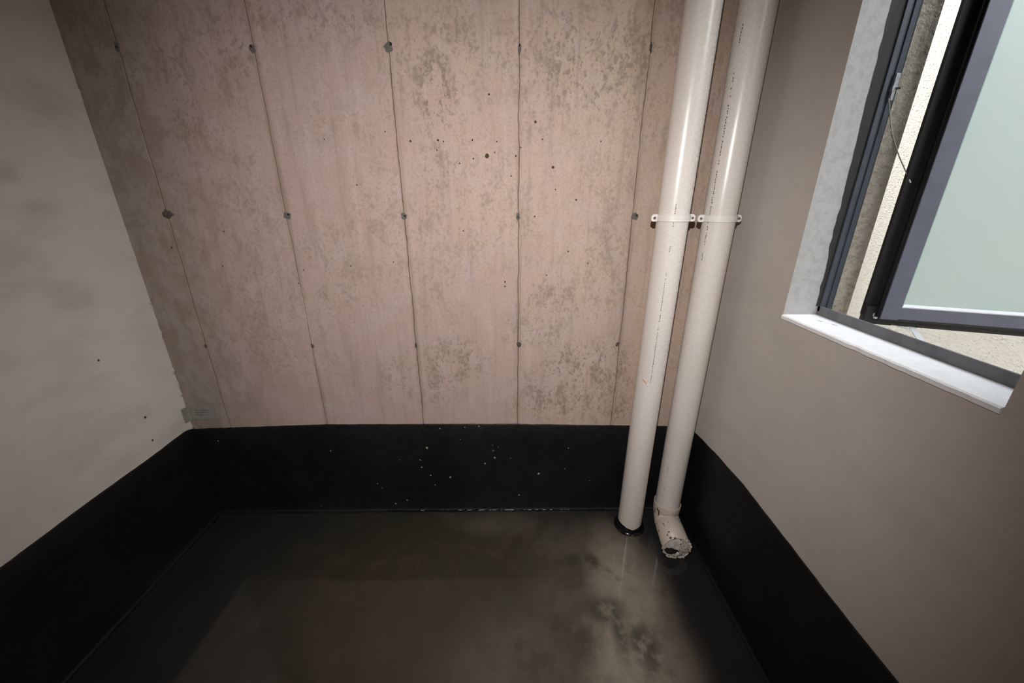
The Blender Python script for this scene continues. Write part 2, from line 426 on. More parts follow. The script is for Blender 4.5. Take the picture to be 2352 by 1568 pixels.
def mat_glass():
    n = NT('frosted_glass')
    t = n.t
    tl = t.nodes.new('ShaderNodeBsdfTranslucent')
    df = t.nodes.new('ShaderNodeBsdfDiffuse')
    gl = t.nodes.new('ShaderNodeBsdfGlossy'); gl.inputs['Roughness'].default_value = .25
    f = n.noise(1.5, 2, .5, off=90)
    c = n.mix(n.mr(f, .35, .65), (.76, .86, .83), (.80, .87, .83))
    n.link(c, tl.inputs['Color']); n.link(c, df.inputs['Color'])
    m1 = t.nodes.new('ShaderNodeMixShader'); m1.inputs[0].default_value = .42
    n.link(tl.outputs[0], m1.inputs[1]); n.link(df.outputs[0], m1.inputs[2])
    fr = t.nodes.new('ShaderNodeFresnel'); fr.inputs['IOR'].default_value = 1.45
    m2 = t.nodes.new('ShaderNodeMixShader')
    n.link(fr.outputs[0], m2.inputs[0]); n.link(m1.outputs[0], m2.inputs[1]); n.link(gl.outputs[0], m2.inputs[2])
    n.link(m2.outputs[0], n.out.inputs['Surface'])
    return n.m
M['glass'] = mat_glass()

# ================================================================== THE SETTING
def slab(name, a, b, mat, kind='structure', parent=None):
    m = MB(); m.box(a, b)
    o = m.build(name, mat, parent)
    if kind: o['kind'] = kind
    return o

T = .18
# floor: gently uneven membrane sheet on a slab
nx, ny = 60, 70
v = []; f = []
for j in range(ny+1):
    for i in range(nx+1):
        x = XL + (XR-XL)*i/nx; y = YF + (YB-YF)*j/ny
        v.append((x, y, 0.0015*noise.noise(Vector((x*3, y*3, 1)))))
for j in range(ny):
    for i in range(nx):
        a = j*(nx+1)+i; f.append((a, a+1, a+nx+2, a+nx+1))
k = len(v)
v += [(XL, YF, -.15), (XR, YF, -.15), (XR, YB, -.15), (XL, YB, -.15)]
f.append((k, k+3, k+2, k+1))
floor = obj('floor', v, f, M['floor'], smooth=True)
tag(floor, 'black waterproofed floor with brown silt under shallow water', kind='structure')

ceiling = slab('ceiling', (XL-T, YF-T, H), (XO, YB+T, H+.2), M['concrete_plain'])
tag(ceiling, 'plain concrete ceiling above the room')
wall_front = slab('wall_front', (XL-T, YF-T, -.15), (XO, YF, H), M['concrete_plain'])
tag(wall_front, 'plain concrete wall behind the photographer')

# left wall: smooth render, its face very slightly wavy
def wavy_wall(name, x, y0, y1, mat, thick, sgn):
    ny, nz = 60, 60
    v = []; f = []
    for j in range(nz+1):
        for i in range(ny+1):
            y = y0+(y1-y0)*i/ny; z = H*j/nz
            v.append((x + .002*noise.noise(Vector((y*2.2, z*2.2, 5+x))), y, z))
    for j in range(nz):
        for i in range(ny):
            a = j*(ny+1)+i; f.append((a, a+1, a+ny+2, a+ny+1))
    k = len(v); xo = x + sgn*thick
    v += [(xo, y0, 0), (xo, y1, 0), (xo, y1, H), (xo, y0, H)]
    f.append((k, k+1, k+2, k+3))
    c = [0, ny, (nz+1)*(ny+1)-1, nz*(ny+1)]
    # closing sides follow the rim of the grid
    bot = [i for i in range(ny+1)]; top = [nz*(ny+1)+i for i in range(ny+1)]
    near = [j*(ny+1) for j in range(nz+1)]; far = [j*(ny+1)+ny for j in range(nz+1)]
    f.append(tuple(bot)+(k+1, k)); f.append(tuple(top)+(k+2, k+3))
    f.append(tuple(near)+(k+3, k)); f.append(tuple(far)+(k+2, k+1))
    return obj(name, v, f, mat, smooth=False)
wall_left = wavy_wall('wall_left', XL, YF, YB, M['left'], T, -1)
tag(wall_left, 'smooth grey-beige rendered wall on the left', kind='structure')
for i, z in enumerate(DRIP):
    # ragged dabs of plaster squeezed out along the corner
    vs = []; fs = []; n0 = 9; hgt = [.030, .022, .05, .035, .028, .05, .03, .02][i]
    for j in range(n0):
        t = j/(n0-1)
        w = .0055*math.sin(math.pi*t)**.6*(1+.4*math.sin(7*t+i))
        zz = z + (t-.5)*hgt*1.4
        vs += [(XL-.001, -.010-w*.8, zz), (XL+.004*math.sin(math.pi*t)+.001, -.007-w*.2, zz), (XL+.001+w, -.0035, zz), (XL+w*.3, .0, zz)]
    for j in range(n0-1):
        for q in range(3):
            a = j*4+q; fs.append((a, a+1, a+5, a+4))
    o = obj('plaster_drip', vs, fs, M['dab'], wall_left, smooth=True)
for y, z, s in LSPOT[:3]:
    r = s*PXM*.55; vs = []
    for q in range(9):
        a = 2*math.pi*q/9; rr = r*R.uniform(.7, 1.2)
        vs.append((XL+.0028, y+rr*math.cos(a)*.8, z+rr*math.sin(a)))
    vs.append((XL+.0036, y, z))
    obj('dirt_spot', vs, [(q, (q+1) % 9, 9) for q in range(9)], M['pit'], wall_left)

# back wall: backing with the imprint of six formwork boards
wall_back = slab('wall_back', (XL-T, YB+.006, -.15), (XO, YB+T, H), M['joint'])
tag(wall_back, 'board-marked cast concrete wall with pinkish tan stains')
edges = [XL-.001] + JX + [XR+.001]
NZ = 210
def jag(seed, z):
    return .0045*noise.noise(Vector((seed*7.3, z*7, 0))) + .0026*noise.noise(Vector((seed*3.1, z*45, 4))) + .0012*noise.noise(Vector((seed, z*160, 9)))
for i in range(6):
    off = [.0, .0006, .0012, .0, .0009, .0003][i]
    vs = []; fs = []
    for j in range(NZ+1):
        z = H*j/NZ
        x0 = edges[i] + (0 if i == 0 else (.0032 if i == 1 else .0009) + jag(i, z)*.8)
        x1 = edges[i+1] - (0 if i == 5 else .0010 - jag(i+1, z)*.8 - .0013*noise.noise(Vector((i*5.1, z*30, 2))))
        y = YB - off
        b = .0018
        vs += [(x0, YB+.0062, z), (x0, y+.0016, z), (x0+b, y, z), (x1-b, y, z), (x1, y+.0016, z), (x1, YB+.0062, z)]
    for j in range(NZ):
        for q in range(5):
            a = j*6+q; fs.append((a, a+1, a+7, a+6))
    o = obj('concrete_panel', vs, fs, M['concrete'], wall_back)

for i, (x, z, w, h, kind) in enumerate(TIE):
    rw, rh = w*PXM*.52, h*PXM*.52; vs = []; n0 = 14
    rr = random.Random(i*13+5)
    for q in range(n0):
        a = 2*math.pi*q/n0; s = rr.uniform(.68, 1.18)
        vs.append((x+rw*s*math.cos(a), YB-.0019, z+rh*s*math.sin(a)))
    for q in range(n0):
        px, py, pz = vs[q]; vs.append((x+(px-x)*.6, YB-.0024-rr.random()*.0012, z+(pz-z)*.6))
    vs.append((x, YB-.0019, z))
    fs = [(q, (q+1) % n0, n0+(q+1) % n0, n0+q) for q in range(n0)] + [(n0+q, n0+(q+1) % n0, 2*n0) for q in range(n0)]
    o = obj('tie_hole_patch', vs, fs, [M['patch'], M['patch_dark'], M['patch_brown']][kind], wall_back)
    if kind != 1 or i in (7, 8):   # a small open hole left beside the filler
        m = MB(); hx, hz = x+rw*rr.uniform(-.3, .5), z+rh*rr.uniform(-.2, .6)
        pts = [(hx+rw*.32*math.cos(2*math.pi*q/8)*rr.uniform(.6, 1.2), YB-.0040, hz+rh*.3*math.sin(2*math.pi*q/8)) for q in range(8)]
        obj('open_hole', pts, [tuple(range(8))], M['hole'], o)

m = MB()
for x, z, s in AIR:
    r = s*PXM*.55
    pts = [(x+r*math.cos(2*math.pi*q/8)*R.uniform(.7, 1.2), YB-.0016, z+r*math.sin(2*math.pi*q/8)*R.uniform(.8, 1.3)) for q in range(8)]
    m.add(pts + [(x, YB-.0021, z)], [(q, (q+1) % 8, 8) for q in range(8)])
o = m.build('air_pits', M['pit'], wall_back); o['kind'] = 'stuff'; o['label'] = 'small dark air pits scattered over the concrete'

# right wall with the window opening (one mesh, real thickness)
def right_wall():
    m = MB()
    ys = [YF, WY0, WY1, YB]; zs = [-.15, WZ0, WZ1, H]
    for i in range(3):
        for j in range(3):
            if i == 1 and j == 1: continue
            m.box((XR, ys[i], zs[j]), (XO, ys[i+1], zs[j+1]))
    bm = bmesh.new()
    vv = [bm.verts.new(p) for p in m.v]
    for q in m.f: bm.faces.new([vv[i] for i in q])
    bmesh.ops.remove_doubles(bm, verts=bm.verts, dist=1e-5)
    # drop the faces shared by two neighbouring blocks
    seen = {}
    for fc in list(bm.faces):
        key = tuple(sorted(tuple(round(c, 4) for c in vt.co) for vt in fc.verts))
        seen.setdefault(key, []).append(fc)
    for L in seen.values():
        if len(L) > 1: bmesh.ops.delete(bm, geom=L, context='FACES_ONLY')
    bmesh.ops.recalc_face_normals(bm, faces=bm.faces)
    me = bpy.data.meshes.new('wall_right'); bm.to_mesh(me); bm.free()
    me.materials.append(M['right']); me.materials.append(M['drip']); me.materials.append(M['stucco'])
    for p in me.polygons:
        c = p.center; nn = p.normal
        if WY0-.01 < c.y < WY1+.01 and WZ0-.01 < c.z < WZ1+.01: p.material_index = 1
        elif nn.x > .5: p.material_index = 2
    o = bpy.data.objects.new('wall_right', me); C.objects.link(o)
    return o
wall_right = right_wall()
tag(wall_right, 'smooth grey-brown rendered wall on the right with window opening', kind='structure')

# rendered outer reveal beyond the window frame and the wall across the light well
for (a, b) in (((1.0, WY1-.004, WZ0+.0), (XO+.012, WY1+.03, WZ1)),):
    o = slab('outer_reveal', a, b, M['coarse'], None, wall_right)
wall_out = slab('wall_opposite', (1.86, -4.5, -.6), (2.06, 3.0, 2.55), M['stucco'])
tag(wall_out, 'cream stucco wall across the light well outside the window')
wall_ret = slab('wall_outside', (XO, 1.35, -.6), (1.86, 1.5, 2.55), M['stucco'])
tag(wall_ret, 'cream stucco return wall closing the light well')
sky_block_up = slab('sky_block_upper', (XR, -8.0, H+.2), (XO, 8.0, 3.62), M['stucco'])  # unseen wall, added to hold sky light off the opposite stucco
tag(sky_block_up, 'unseen stucco wall added above to cut sky light in the light well')
wall_far = slab('wall_far', (XR, YB+T, -.6), (XO, 8.0, H+.2), M['stucco'])
tag(wall_far, 'cream stucco outer wall beyond the room')
wall_near = slab('wall_near', (XR, -8.0, -.6), (XO, YF-T, H+.2), M['stucco'])
tag(wall_near, 'cream stucco outer wall before the room')
sky_block_end = slab('sky_block_end', (XO, -4.65, -.6), (1.86, -4.5, 3.6), M['stucco'])  # unseen closing wall, added to dim sky light along the well
tag(sky_block_end, 'unseen stucco wall added at the near end to cut sky light in the light well')
ground = slab('ground', (XO, -4.5, -.75), (1.86, 1.35, -.6), M['concrete_plain'])
tag(ground, 'concrete ground at the bottom of the light well')

# black upturn of the waterproofing, with a cove at the floor
def interp(pts, s):
    if s <= pts[0][0]: return pts[0][1]
    for (a, za), (b, zb) in zip(pts, pts[1:]):
        if s <= b: return za + (zb-za)*(s-a)/(b-a)
    return pts[-1][1]
def upturn(name, s0, s1, fn, tops, seed, n=150):
    vs = []; fs = []
    for i in range(n+1):
        s = s0+(s1-s0)*i/n
        zt = interp(tops, s) + .0022*noise.noise(Vector((s*14, seed, 0))) + .0012*noise.noise(Vector((s*60, seed, 3)))
        w = .0008*noise.noise(Vector((s*12, seed, 7)))
        prof = [(-.002, zt), (.0025, zt+.0004), (.0042, zt-.003), (.0045+w, zt-.12), (.0045-w, zt-.25), (.005+w, .06), (.006, .016)]
        r = .012 + .003*noise.noise(Vector((s*5, seed, 11)))
        for q in range(1, 7):
            a = math.pi/2*q/6
            prof.append((.006 + r*(1-math.cos(a)), .016 - .0135*math.sin(a)))
        prof += [(.024+.005*noise.noise(Vector((s*9, seed, 13))), .0016), (.030+.006*noise.noise(Vector((s*9, seed, 13))), -.0030)]
        for (o_, z) in prof: vs.append(fn(s, o_, z))
        L = len(prof)
    for i in range(n):
        for q in range(L-1):
            a = i*L+q; fs.append((a, a+1, a+L+1, a+L))
    o = obj(name, vs, fs, M['membrane'], smooth=True)
    o['kind'] = 'structure'
    return o
bb = upturn('baseboard_back', XL, XR, lambda s, o, z: (s, YB-o-.0012*(o > 0), z),
    [(-1.479, .4855), (-1.2, .496), (-.859, .5066), (-.4, .506), (.036, .5035), (.474, .4937), (.734, .4874), (.8556, .478)], 1)
tag(bb, 'black waterproofing upturn along the foot of the concrete wall')
bl = upturn('baseboard_left', YF, YB, lambda s, o, z: (XL+o+.002*(o > 0), s, z),
    [(-2.7, .49), (-.7217, .491), (-.583, .495), (-.4008, .4976), (-.2576, .495), (-.0436, .5013), (0, .488)], 2)
tag(bl, 'black waterproofing upturn along the left wall')
br = upturn('baseboard_right', YF, YB, lambda s, o, z: (XR-o, s, z),
    [(-2.7, .49), (-1.03, .4919), (-.897, .4924), (-.706, .5001), (-.4309, .5112), (-.22, .500), (-.0345, .4806), (0, .470)], 3)
tag(br, 'black waterproofing upturn along the right wall below the window')

m = MB(); pts = []; rad = []  # lumpy gloss bead added so the wall foot shows wet glints
for i in range(221):
    x = -.62 + 1.10*i/220
    pts.append((x, YB-.016-.003*noise.noise(Vector((x*9, 2, 8))), .006+.002*noise.noise(Vector((x*40, 1, 5)))))
    rad.append(max(.0012, .0035+.0030*noise.noise(Vector((x*34, 6, 2)))))
m.tube(pts, rad, 10); o = m.build('glint_bead', M['collar'], bb, smooth=True); o['label'] = 'glossy black bead added at the foot of the wall for wet glints'
m = MB()
for x, z, s in FLECK:
    r = s*PXM*.5
    pts = [(x+r*math.cos(2*math.pi*q/8)*R.uniform(.5, 1.2), YB-.0072, z+r*math.sin(2*math.pi*q/8)*R.uniform(.6, 1.2)) for q in range(8)]
    m.add(pts + [(x, YB-.0085, z)], [(q, (q+1) % 8, 8) for q in range(8)])
o = m.build('splash_flecks', M['fleck'], bb); o['kind'] = 'stuff'; o['label'] = 'small cream splashes dried on the black upturn'

# shallow water lying on the floor
vs = []; fs = []; n0 = 160
cx, cy = (XL+XR)/2, -1.36
for q in range(n0):
    a = 2*math.pi*q/n0
    c, s = math.cos(a), math.sin(a)
    rx, ry = (XR-XL)/2-.014, 1.350
    k = 1/max(abs(c), abs(s)) * (1+.003*noise.noise(Vector((c*9, s*9, 2))))
    vs.append((cx+rx*k*c, cy+ry*k*s, .0038))
vs.append((cx, cy, .0042))
fs = [(q, (q+1) % n0, n0) for q in range(n0)]
water = obj('standing_water', vs, fs, M['water'], smooth=True)
tag(water, 'shallow sheet of standing water reflecting on the dark floor', 'water', kind='stuff')

# ================================================================== WINDOW
win = empty('window_1', (XF, (WY0+WY1)/2, WZ0))
tag(win, 'grey metal casement window pushed outwards, with frosted glass', kind='structure')
def wb(m, name, mat, parent=None, **kw):
    """build in world coordinates under an origin-carrying parent"""
    o = m.build(name, mat, None, **kw)
    p_ = parent or win
    o.parent = p_
    bpy.context.view_layer.update()
    o.matrix_parent_inverse = p_.matrix_world.inverted()
    return o
fz = WZ0 + .0005
# white sill board: top surface slightly crowned at the front arris
m = MB()
prof = [(XR-.0035, -.012), (XR-.0045, -.002), (XR-.001, .0012), (XF+.01, .0015), (XF+.01, -.006), (XR+.002, -.012)]
nseg = 40; vs = []; fs = []
for i in range(nseg+1):
    y = WY1-.001 + (WY0-WY1+.002)*i/nseg
    w = .0014*noise.noise(Vector((y*30, 2, 2)))
    for q, (x, z) in enumerate(prof): vs.append((x+(w if q < 3 else 0), y, WZ0+.0+z + (w*.6 if q < 2 else 0)))
L = len(prof)
for i in range(nseg):
    for q in range(L):
        fs.append((i*L+q, i*L+(q+1) % L, (i+1)*L+(q+1) % L, (i+1)*L+q))
fs += [tuple(range(L))[::-1], tuple(nseg*L+q for q in range(L))]
m.add(vs, fs); sill = wb(m, 'window_sill', M['sill'])
m = MB()
for (x, y, l) in ((.912, -.472, .016), (.925, -.512, .013)):
    m.add([(x, y, WZ0+.0021), (x+.0045, y-l, WZ0+.0021), (x+.0075, y-l, WZ0+.0021), (x+.002, y, WZ0+.0021)], [(0, 1, 2, 3)])
wb(m, 'pencil_mark', M['ink'], sill)
# frame members
m = MB(); m.box((XF, WY0, fz), (XF+.007, WY1, WZ0+.029)); m.box((XF+.006, WY0, fz), (XF+.046, WY1, WZ0+.012))
wb(m, 'frame_sill', M['coat_sill'], bevel=.0012)
m = MB(); m.box((XF, WY0, WZ1-.03), (XF+.046, WY1, WZ1)); wb(m, 'frame_head', M['coat'], bevel=.0012)
m = MB(); m.box((XF, WY0, fz), (XF+.046, WY0+.012, WZ1)); wb(m, 'frame_jamb', M['coat_dark'], bevel=.001)
m = MB()
prof = [(XF, -.4067), (XF, -.4170), (XF+.012, -.4170), (XF+.012, -.4105), (XF+.022, -.4105), (XF+.022, -.4150), (XF+.034, -.4150), (XF+.034, -.4095), (XF+.045, -.4095), (XF+.045, -.4067)]
m.prism(prof, lambda q: (q[0], q[1], WZ0+.012), lambda q: (q[0], q[1], WZ1-.03)); wb(m, 'frame_jamb', M['coat_dark'], bevel=.0012)
# ragged black sealant between plaster and frame
vs = []; fs = []; nseg = 130
for i in range(nseg+1):
    z = WZ0+.028 + (WZ1-WZ0-.03)*i/nseg
    hh = (z-WZ0)/.85
    wdt = .004 + .030*min(1, max(0, hh))**.8 + .007*noise.noise(Vector((z*9, 1, 1))) + .004*noise.noise(Vector((z*35, 3, 1)))
    vs += [(XF+.001, -.4080, z), (XF+.001, -.4135, z), (XF-wdt*.3, -.4105, z), (XF-wdt, -.4072, z)]
for i in range(nseg):
    for q in range(3): a = i*4+q; fs.append((a, a+1, a+5, a+4))
m = MB(); m.add(vs, fs); wb(m, 'sealant_bead', M['sealant'], smooth=True)

# the sash, swung outwards about the far jamb
SA = Vector((1.0515, -.5191, 0)); SD = Vector((.9359, -.3523, 0)).normalized(); SN = Vector((-SD.y, SD.x, 0))   # SN points away from the room side face
sash_z0, sash_z1, sash_w = 1.172, 2.415, .53
sash = empty('sash', SA + Vector((0, 0, sash_z0)))
sash.parent = win; bpy.context.view_layer.update(); sash.matrix_parent_inverse = win.matrix_world.inverted()
bpy.context.view_layer.update()
def sp(d, n, z): return SA + SD*d + SN*n + Vector((0, 0, z))
ew, th = .040, .050
# stile at the hinge side: room-side face, then the black grooved edge and flange
m = MB(); prof = [(0, 0), (ew, 0), (ew, .022), (.004, .022), (.004, .005), (0, .005)]
m.prism(prof, lambda q: sp(q[0], q[1], sash_z0), lambda q: sp(q[0], q[1], sash_z1)); wb(m, 'stile', M['coat'], sash, bevel=.001)
m = MB(); prof = [(.0035, .005), (.0035, .010), (-.003, .011), (-.004, .015), (-.003, .017), (.002, .018), (.002, .036), (-.027, .038), (-.028, .050), (.04, .050), (.04, .022), (.004, .022)]
m.prism(prof, lambda q: sp(q[0], q[1], sash_z0), lambda q: sp(q[0], q[1], sash_z1)); wb(m, 'edge_gasket', M['rubber'], sash)
m = MB(); m.prism([(sash_w-ew, 0), (sash_w, 0), (sash_w, th), (sash_w-ew, th)], lambda q: sp(q[0], q[1], sash_z0), lambda q: sp(q[0], q[1], sash_z1)); wb(m, 'stile', M['coat'], sash, bevel=.001)
def rail(z0, z1, bottom):
    m = MB()
    pr = [(0, z0+.004), (0, z1), (.022, z1), (.022, z0), (.006, z0)] if bottom else [(0, z0), (0, z1), (.022, z1), (.022, z0)]
    m.prism(pr, lambda q: sp(ew-.001, q[0], q[1]), lambda q: sp(sash_w-ew+.001, q[0], q[1]))
    return wb(m, 'rail', M['coat'], sash, bevel=.001)
rail(sash_z0, sash_z0+.036, True); rail(sash_z1-.04, sash_z1, False)
m = MB(); m.prism([(.004, sash_z0-.004), (.004, sash_z0+.002), (.022, sash_z0+.002), (.022, sash_z0-.006)], lambda q: sp(0, q[0], q[1]), lambda q: sp(sash_w, q[0], q[1]))
m.prism([(.022, sash_z0-.022), (.022, sash_z0+.03), (.05, sash_z0+.03), (.05, sash_z0-.022)], lambda q: sp(-.026, q[0], q[1]), lambda q: sp(sash_w, q[0], q[1]))
wb(m, 'bottom_gasket', M['rubber'], sash)
# glazing: pane, bright sloped bead below, green-edged seals
m = MB(); m.prism([(ew-.004, .012), (sash_w-ew+.004, .012), (sash_w-ew+.004, .018), (ew-.004, .018)], lambda q: sp(q[0], q[1], sash_z0+.034), lambda q: sp(q[0], q[1], sash_z1-.038))
pane = wb(m, 'glass_pane', M['glass'], sash)
tag(pane, 'pale green frosted glass')
m = MB(); m.prism([(.001, sash_z0+.035), (.001, sash_z0+.0385), (.010, sash_z0+.0435), (.012, sash_z0+.0435), (.012, sash_z0+.035)], lambda q: sp(ew-.001, q[0], q[1]), lambda q: sp(sash_w-ew, q[0], q[1]))
wb(m, 'glazing_bead', M['bead'], sash)
m = MB(); m.prism([(ew, .002), (ew+.002, .002), (ew+.004, .012), (ew, .012)], lambda q: sp(q[0], q[1], sash_z0+.04), lambda q: sp(q[0], q[1], sash_z1-.04))
wb(m, 'glazing_seal', M['greenedge'], sash)
# little cleats at the foot of the hinge edge
m = MB()
a = sp(-.006, .026, 0)
m.box((a.x-.004, a.y-.004, sash_z0+.001), (a.x+.004, a.y+.004, sash_z0+.010))
a = sp(-.006, .012, 0); m.box((a.x-.003, a.y-.003, sash_z0-.003), (a.x+.004, a.y+.003, sash_z0+.002))
wb(m, 'hinge_cleat', M['bead'], sash)
# friction stay: arm from frame to sash, and its track
stay = empty('window_stay', (1.05, -.60, sash_z0-.02)); stay.parent = win; bpy.context.view_layer.update(); stay.matrix_parent_inverse = win.matrix_world.inverted(); bpy.context.view_layer.update()
def strip(m, a, b, w, t):
    a, b = Vector(a), Vector(b); d = (b-a).normalized(); s = d.cross(Vector((0, 0, 1))).normalized()*w/2; u = Vector((0, 0, t))
    m.add([a-s, a+s, b+s, b-s, a-s+u, a+s+u, b+s+u, b-s+u], [(0, 3, 2, 1), (4, 5, 6, 7), (0, 1, 5, 4), (1, 2, 6, 5), (2, 3, 7, 6), (3, 0, 4, 7)])
m = MB(); strip(m, STAY_A0, STAY_A1, .014, .0025); wb(m, 'stay_arm', M['steel'], stay)
m = MB(); strip(m, STAY_T0, STAY_T1, .006, .002); wb(m, 'stay_track', M['steel'], stay)
# restrictor: clip on the jamb and a sagging cable to the sash edge
rest = empty('restrictor', (.985, -.418, 1.74)); rest.parent = win; bpy.context.view_layer.update(); rest.matrix_parent_inverse = win.matrix_world.inverted(); bpy.context.view_layer.update()
m = MB()
m.box((.979, -.4215, 1.758), (.990, -.4140, 1.788)); m.box((.977, -.4230, 1.748), (.988, -.4145, 1.760)); m.box((.979, -.4225, 1.728), (.987, -.4150, 1.749))
wb(m, 'cable_clip', M['clipsteel'], rest, bevel=.001)
m = MB(); m.tube([(.986, -.4235, 1.755), (.992, -.430, 1.754)], .003, 8); wb(m, 'clip_screw', M['screw'], rest)
def cat(P, n=10):
    out = []
    P = [Vector(p) for p in P]; Q = [P[0]*2-P[1]] + P + [P[-1]*2-P[-2]]
    for i in range(1, len(Q)-2):
        for k in range(n):
            t = k/n
            out.append(.5*((2*Q[i])+(-Q[i-1]+Q[i+1])*t+(2*Q[i-1]-5*Q[i]+4*Q[i+1]-Q[i+2])*t*t+(-Q[i-1]+3*Q[i]-3*Q[i+1]+Q[i+2])*t**3))
    out.append(P[-1]); return out
CAB = cat(CABLE)
m = MB(); m.tube(CAB, .0013, 8); wb(m, 'cable', M['cable'], rest, smooth=True)
m = MB(); m.tube([CAB[-4], CAB[-1]], .0022, 8); wb(m, 'cable_end', M['clipsteel'], rest)

# ================================================================== PIPES
PR = .055
def pipe_body(m, x0, x1, y, z0, z1, r, seg=48, wall=.004):
    v = []; f = []
    for (z, x, rr) in ((z0, x0, r), (z1, x1, r), (z1, x1, r-wall), (z0, x0, r-wall)):
        v += [(x+rr*math.cos(2*math.pi*k/seg), y+rr*math.sin(2*math.pi*k/seg), z) for k in range(seg)]
    for a in range(4):
        b = (a+1) % 4
        for k in range(seg):
            k2 = (k+1) % seg; f.append((a*seg+k, a*seg+k2, b*seg+k2, b*seg+k))
    m.add(v, f)
def on_pipe(axis_x, y, z, ang, r=PR+.0006):
    """point on the pipe skin; ang measured from straight towards the room (-y), positive to the right"""
    return Vector((axis_x + r*math.sin(ang), y - r*math.cos(ang), z))
P1 = dict(x0=.5800, x1=.5925, y=-.112); P2 = dict(x0=.7490, x1=.7585, y=-.112)
def ax(P, z): return P['x0'] + (P['x1']-P['x0'])*z/2.1
def printed(P, segs, ang, w, name, parent, mat, seed):
    """a run of tiny stamped characters, too small to read"""
    rr = random.Random(seed); m = MB()
    for (z0, z1, dens) in segs:
        z = z0
        while z > z1:
            l = rr.uniform(.003, .0065)
            if rr.random() < dens:
                da = w/PR*rr.uniform(.7, 1.1)/2; s = rr.uniform(-.3, .3)*w/PR
                m.add([on_pipe(ax(P, z), P['y'], z, ang-da+s), on_pipe(ax(P, z), P['y'], z, ang+da+s), on_pipe(ax(P, z), P['y'], z-l, ang+da+s), on_pipe(ax(P, z), P['y'], z-l, ang-da+s)], [(0, 1, 2, 3)])
            z -= l + rr.uniform(.0012, .004)
    o = m.build(name, mat, None); o.parent = parent
    bpy.context.view_layer.update(); o.matrix_parent_inverse = parent.matrix_world.inverted(); o['kind'] = 'stuff'
    return o
def child(m, name, mat, parent, smooth=False, bevel=0, ang=None):
    o = m.build(name, mat, None, smooth=smooth, bevel=bevel); o.parent = parent
    bpy.context.view_layer.update(); o.matrix_parent_inverse = parent.matrix_world.inverted()
    if ang: auto_smooth(o, ang)
    return o

p1 = empty('drain_pipe', (P1['x0'], P1['y'], 0)); bpy.context.view_layer.update()
tag(p1, 'cream plastic drain pipe going straight into the floor, farther from the right wall', 'pipe', 'drain pipes in the corner')
m = MB(); pipe_body(m, ax(P1, 0), ax(P1, H), P1['y'], -.02, H-.001, PR); child(m, 'pipe_wall', M['pvc'], p1, ang=35)
printed(P1, [(1.475, 1.40, .8), (1.395, 1.365, .4), (1.35, 1.30, .5), (1.24, 1.05, .85), (1.04, .80, .8)], math.radians(-17), .0026, 'print_line', p1, M['print'], 3)
m = MB(); z = .800; A = math.radians(-42)
for (z0, z1, a0, a1, w) in ((.806, .800, -.92, -.74, .004), (.801, .792, -.76, -.56, .006), (.794, .780, -.60, -.54, .003)):
    m.add([on_pipe(ax(P1, z0), P1['y'], z0, a0), on_pipe(ax(P1, z1), P1['y'], z1, a1), on_pipe(ax(P1, z1), P1['y'], z1-w, a1), on_pipe(ax(P1, z0), P1['y'], z0-w, a0)], [(0, 1, 2, 3)])
child(m, 'crayon_mark', M['orange'], p1)
# black membrane dressed up round the foot of the pipe, pointed lower at the front
seg = 48; vs = []; fs = []
for k in range(seg):
    a = 2*math.pi*k/seg
    fr = max(0, -math.sin(a)); side = abs(math.cos(a))
    zt = .024 + .016*side**1.0 + .003*noise.noise(Vector((math.cos(a)*5, math.sin(a)*5, 1)))
    for (rr, z) in ((PR+.0006, zt), (PR+.0025, zt-.002), (PR+.004, .014), (PR+.006, .008), (PR+.010, .0050), (PR+.016+.003*noise.noise(Vector((math.cos(a)*2, math.sin(a)*2, 5))), .0015)):
        vs.append((ax(P1, 0)+rr*math.cos(a), P1['y']+rr*math.sin(a), z))
for k in range(seg):
    for q in range(5):
        a = k*6+q; b = ((k+1) % seg)*6+q; fs.append((a, a+1, b+1, b))
m = MB(); m.add(vs, fs); o = child(m, 'membrane_collar', M['collar'], p1, smooth=True); o['label'] = 'glossy black membrane collar'

p2 = empty('drain_pipe', (P2['x0'], P2['y'], 0)); bpy.context.view_layer.update()
tag(p2, 'cream plastic drain pipe beside the right wall, ending in an elbow on the floor', 'pipe', 'drain pipes in the corner')
m = MB(); pipe_body(m, ax(P2, .10), ax(P2, H), P2['y'], .10, H-.001, PR); child(m, 'pipe_wall', M['pvc'], p2, ang=35)
printed(P2, [(1.987, 1.938, 1.0), (1.917, 1.888, .5), (1.862, 1.858, 1), (1.85, 1.80, .5), (1.775, 1.60, .85), (1.58, 1.335, .85), (1.315, 1.28, .7)], math.radians(-62), .0036, 'print_line', p2, M['print'], 5)
printed(P2, [(.37, .345, .9), (.325, .31, .5), (.25, .14, .4)], math.radians(-52), .002, 'print_line', p2, M['print'], 6)
# elbow: socket, bend and stub pointing into the room
ex, ey = ax(P2, .12), P2['y']
ED = Vector(ELBOW_DIR).normalized()
path = []; rad = []
def ep(t, z): return Vector((ex, ey, 0)) + ED*t + Vector((0, 0, z))
SKT = ELBOW_SKT
tilt = Vector((-.10, .05, 1)).normalized()
RB = .042; zc = .058
for (z, r) in ((SKT, PR+.0025), (SKT-.001, PR+.0050), (SKT-.012, PR+.0055), (zc+RB+.004, PR+.0052)):
    path.append(ep(0, z)); rad.append(r)
for k in range(1, 6):
    a = math.pi/2*k/5
    path.append(ep(RB*(1-math.cos(a)), zc+RB-RB*math.sin(a))); rad.append(PR+.004 - .002*math.sin(math.pi*k/5))
for (t, r) in ((RB+.012, PR-.001), (RB+.018, PR-.001), (RB+.020, PR+.004), (RB+ELBOW_L, PR+.004)):
    path.append(ep(t, zc)); rad.append(r)
m = MB(); m.tube(path, rad, 40, caps=False)
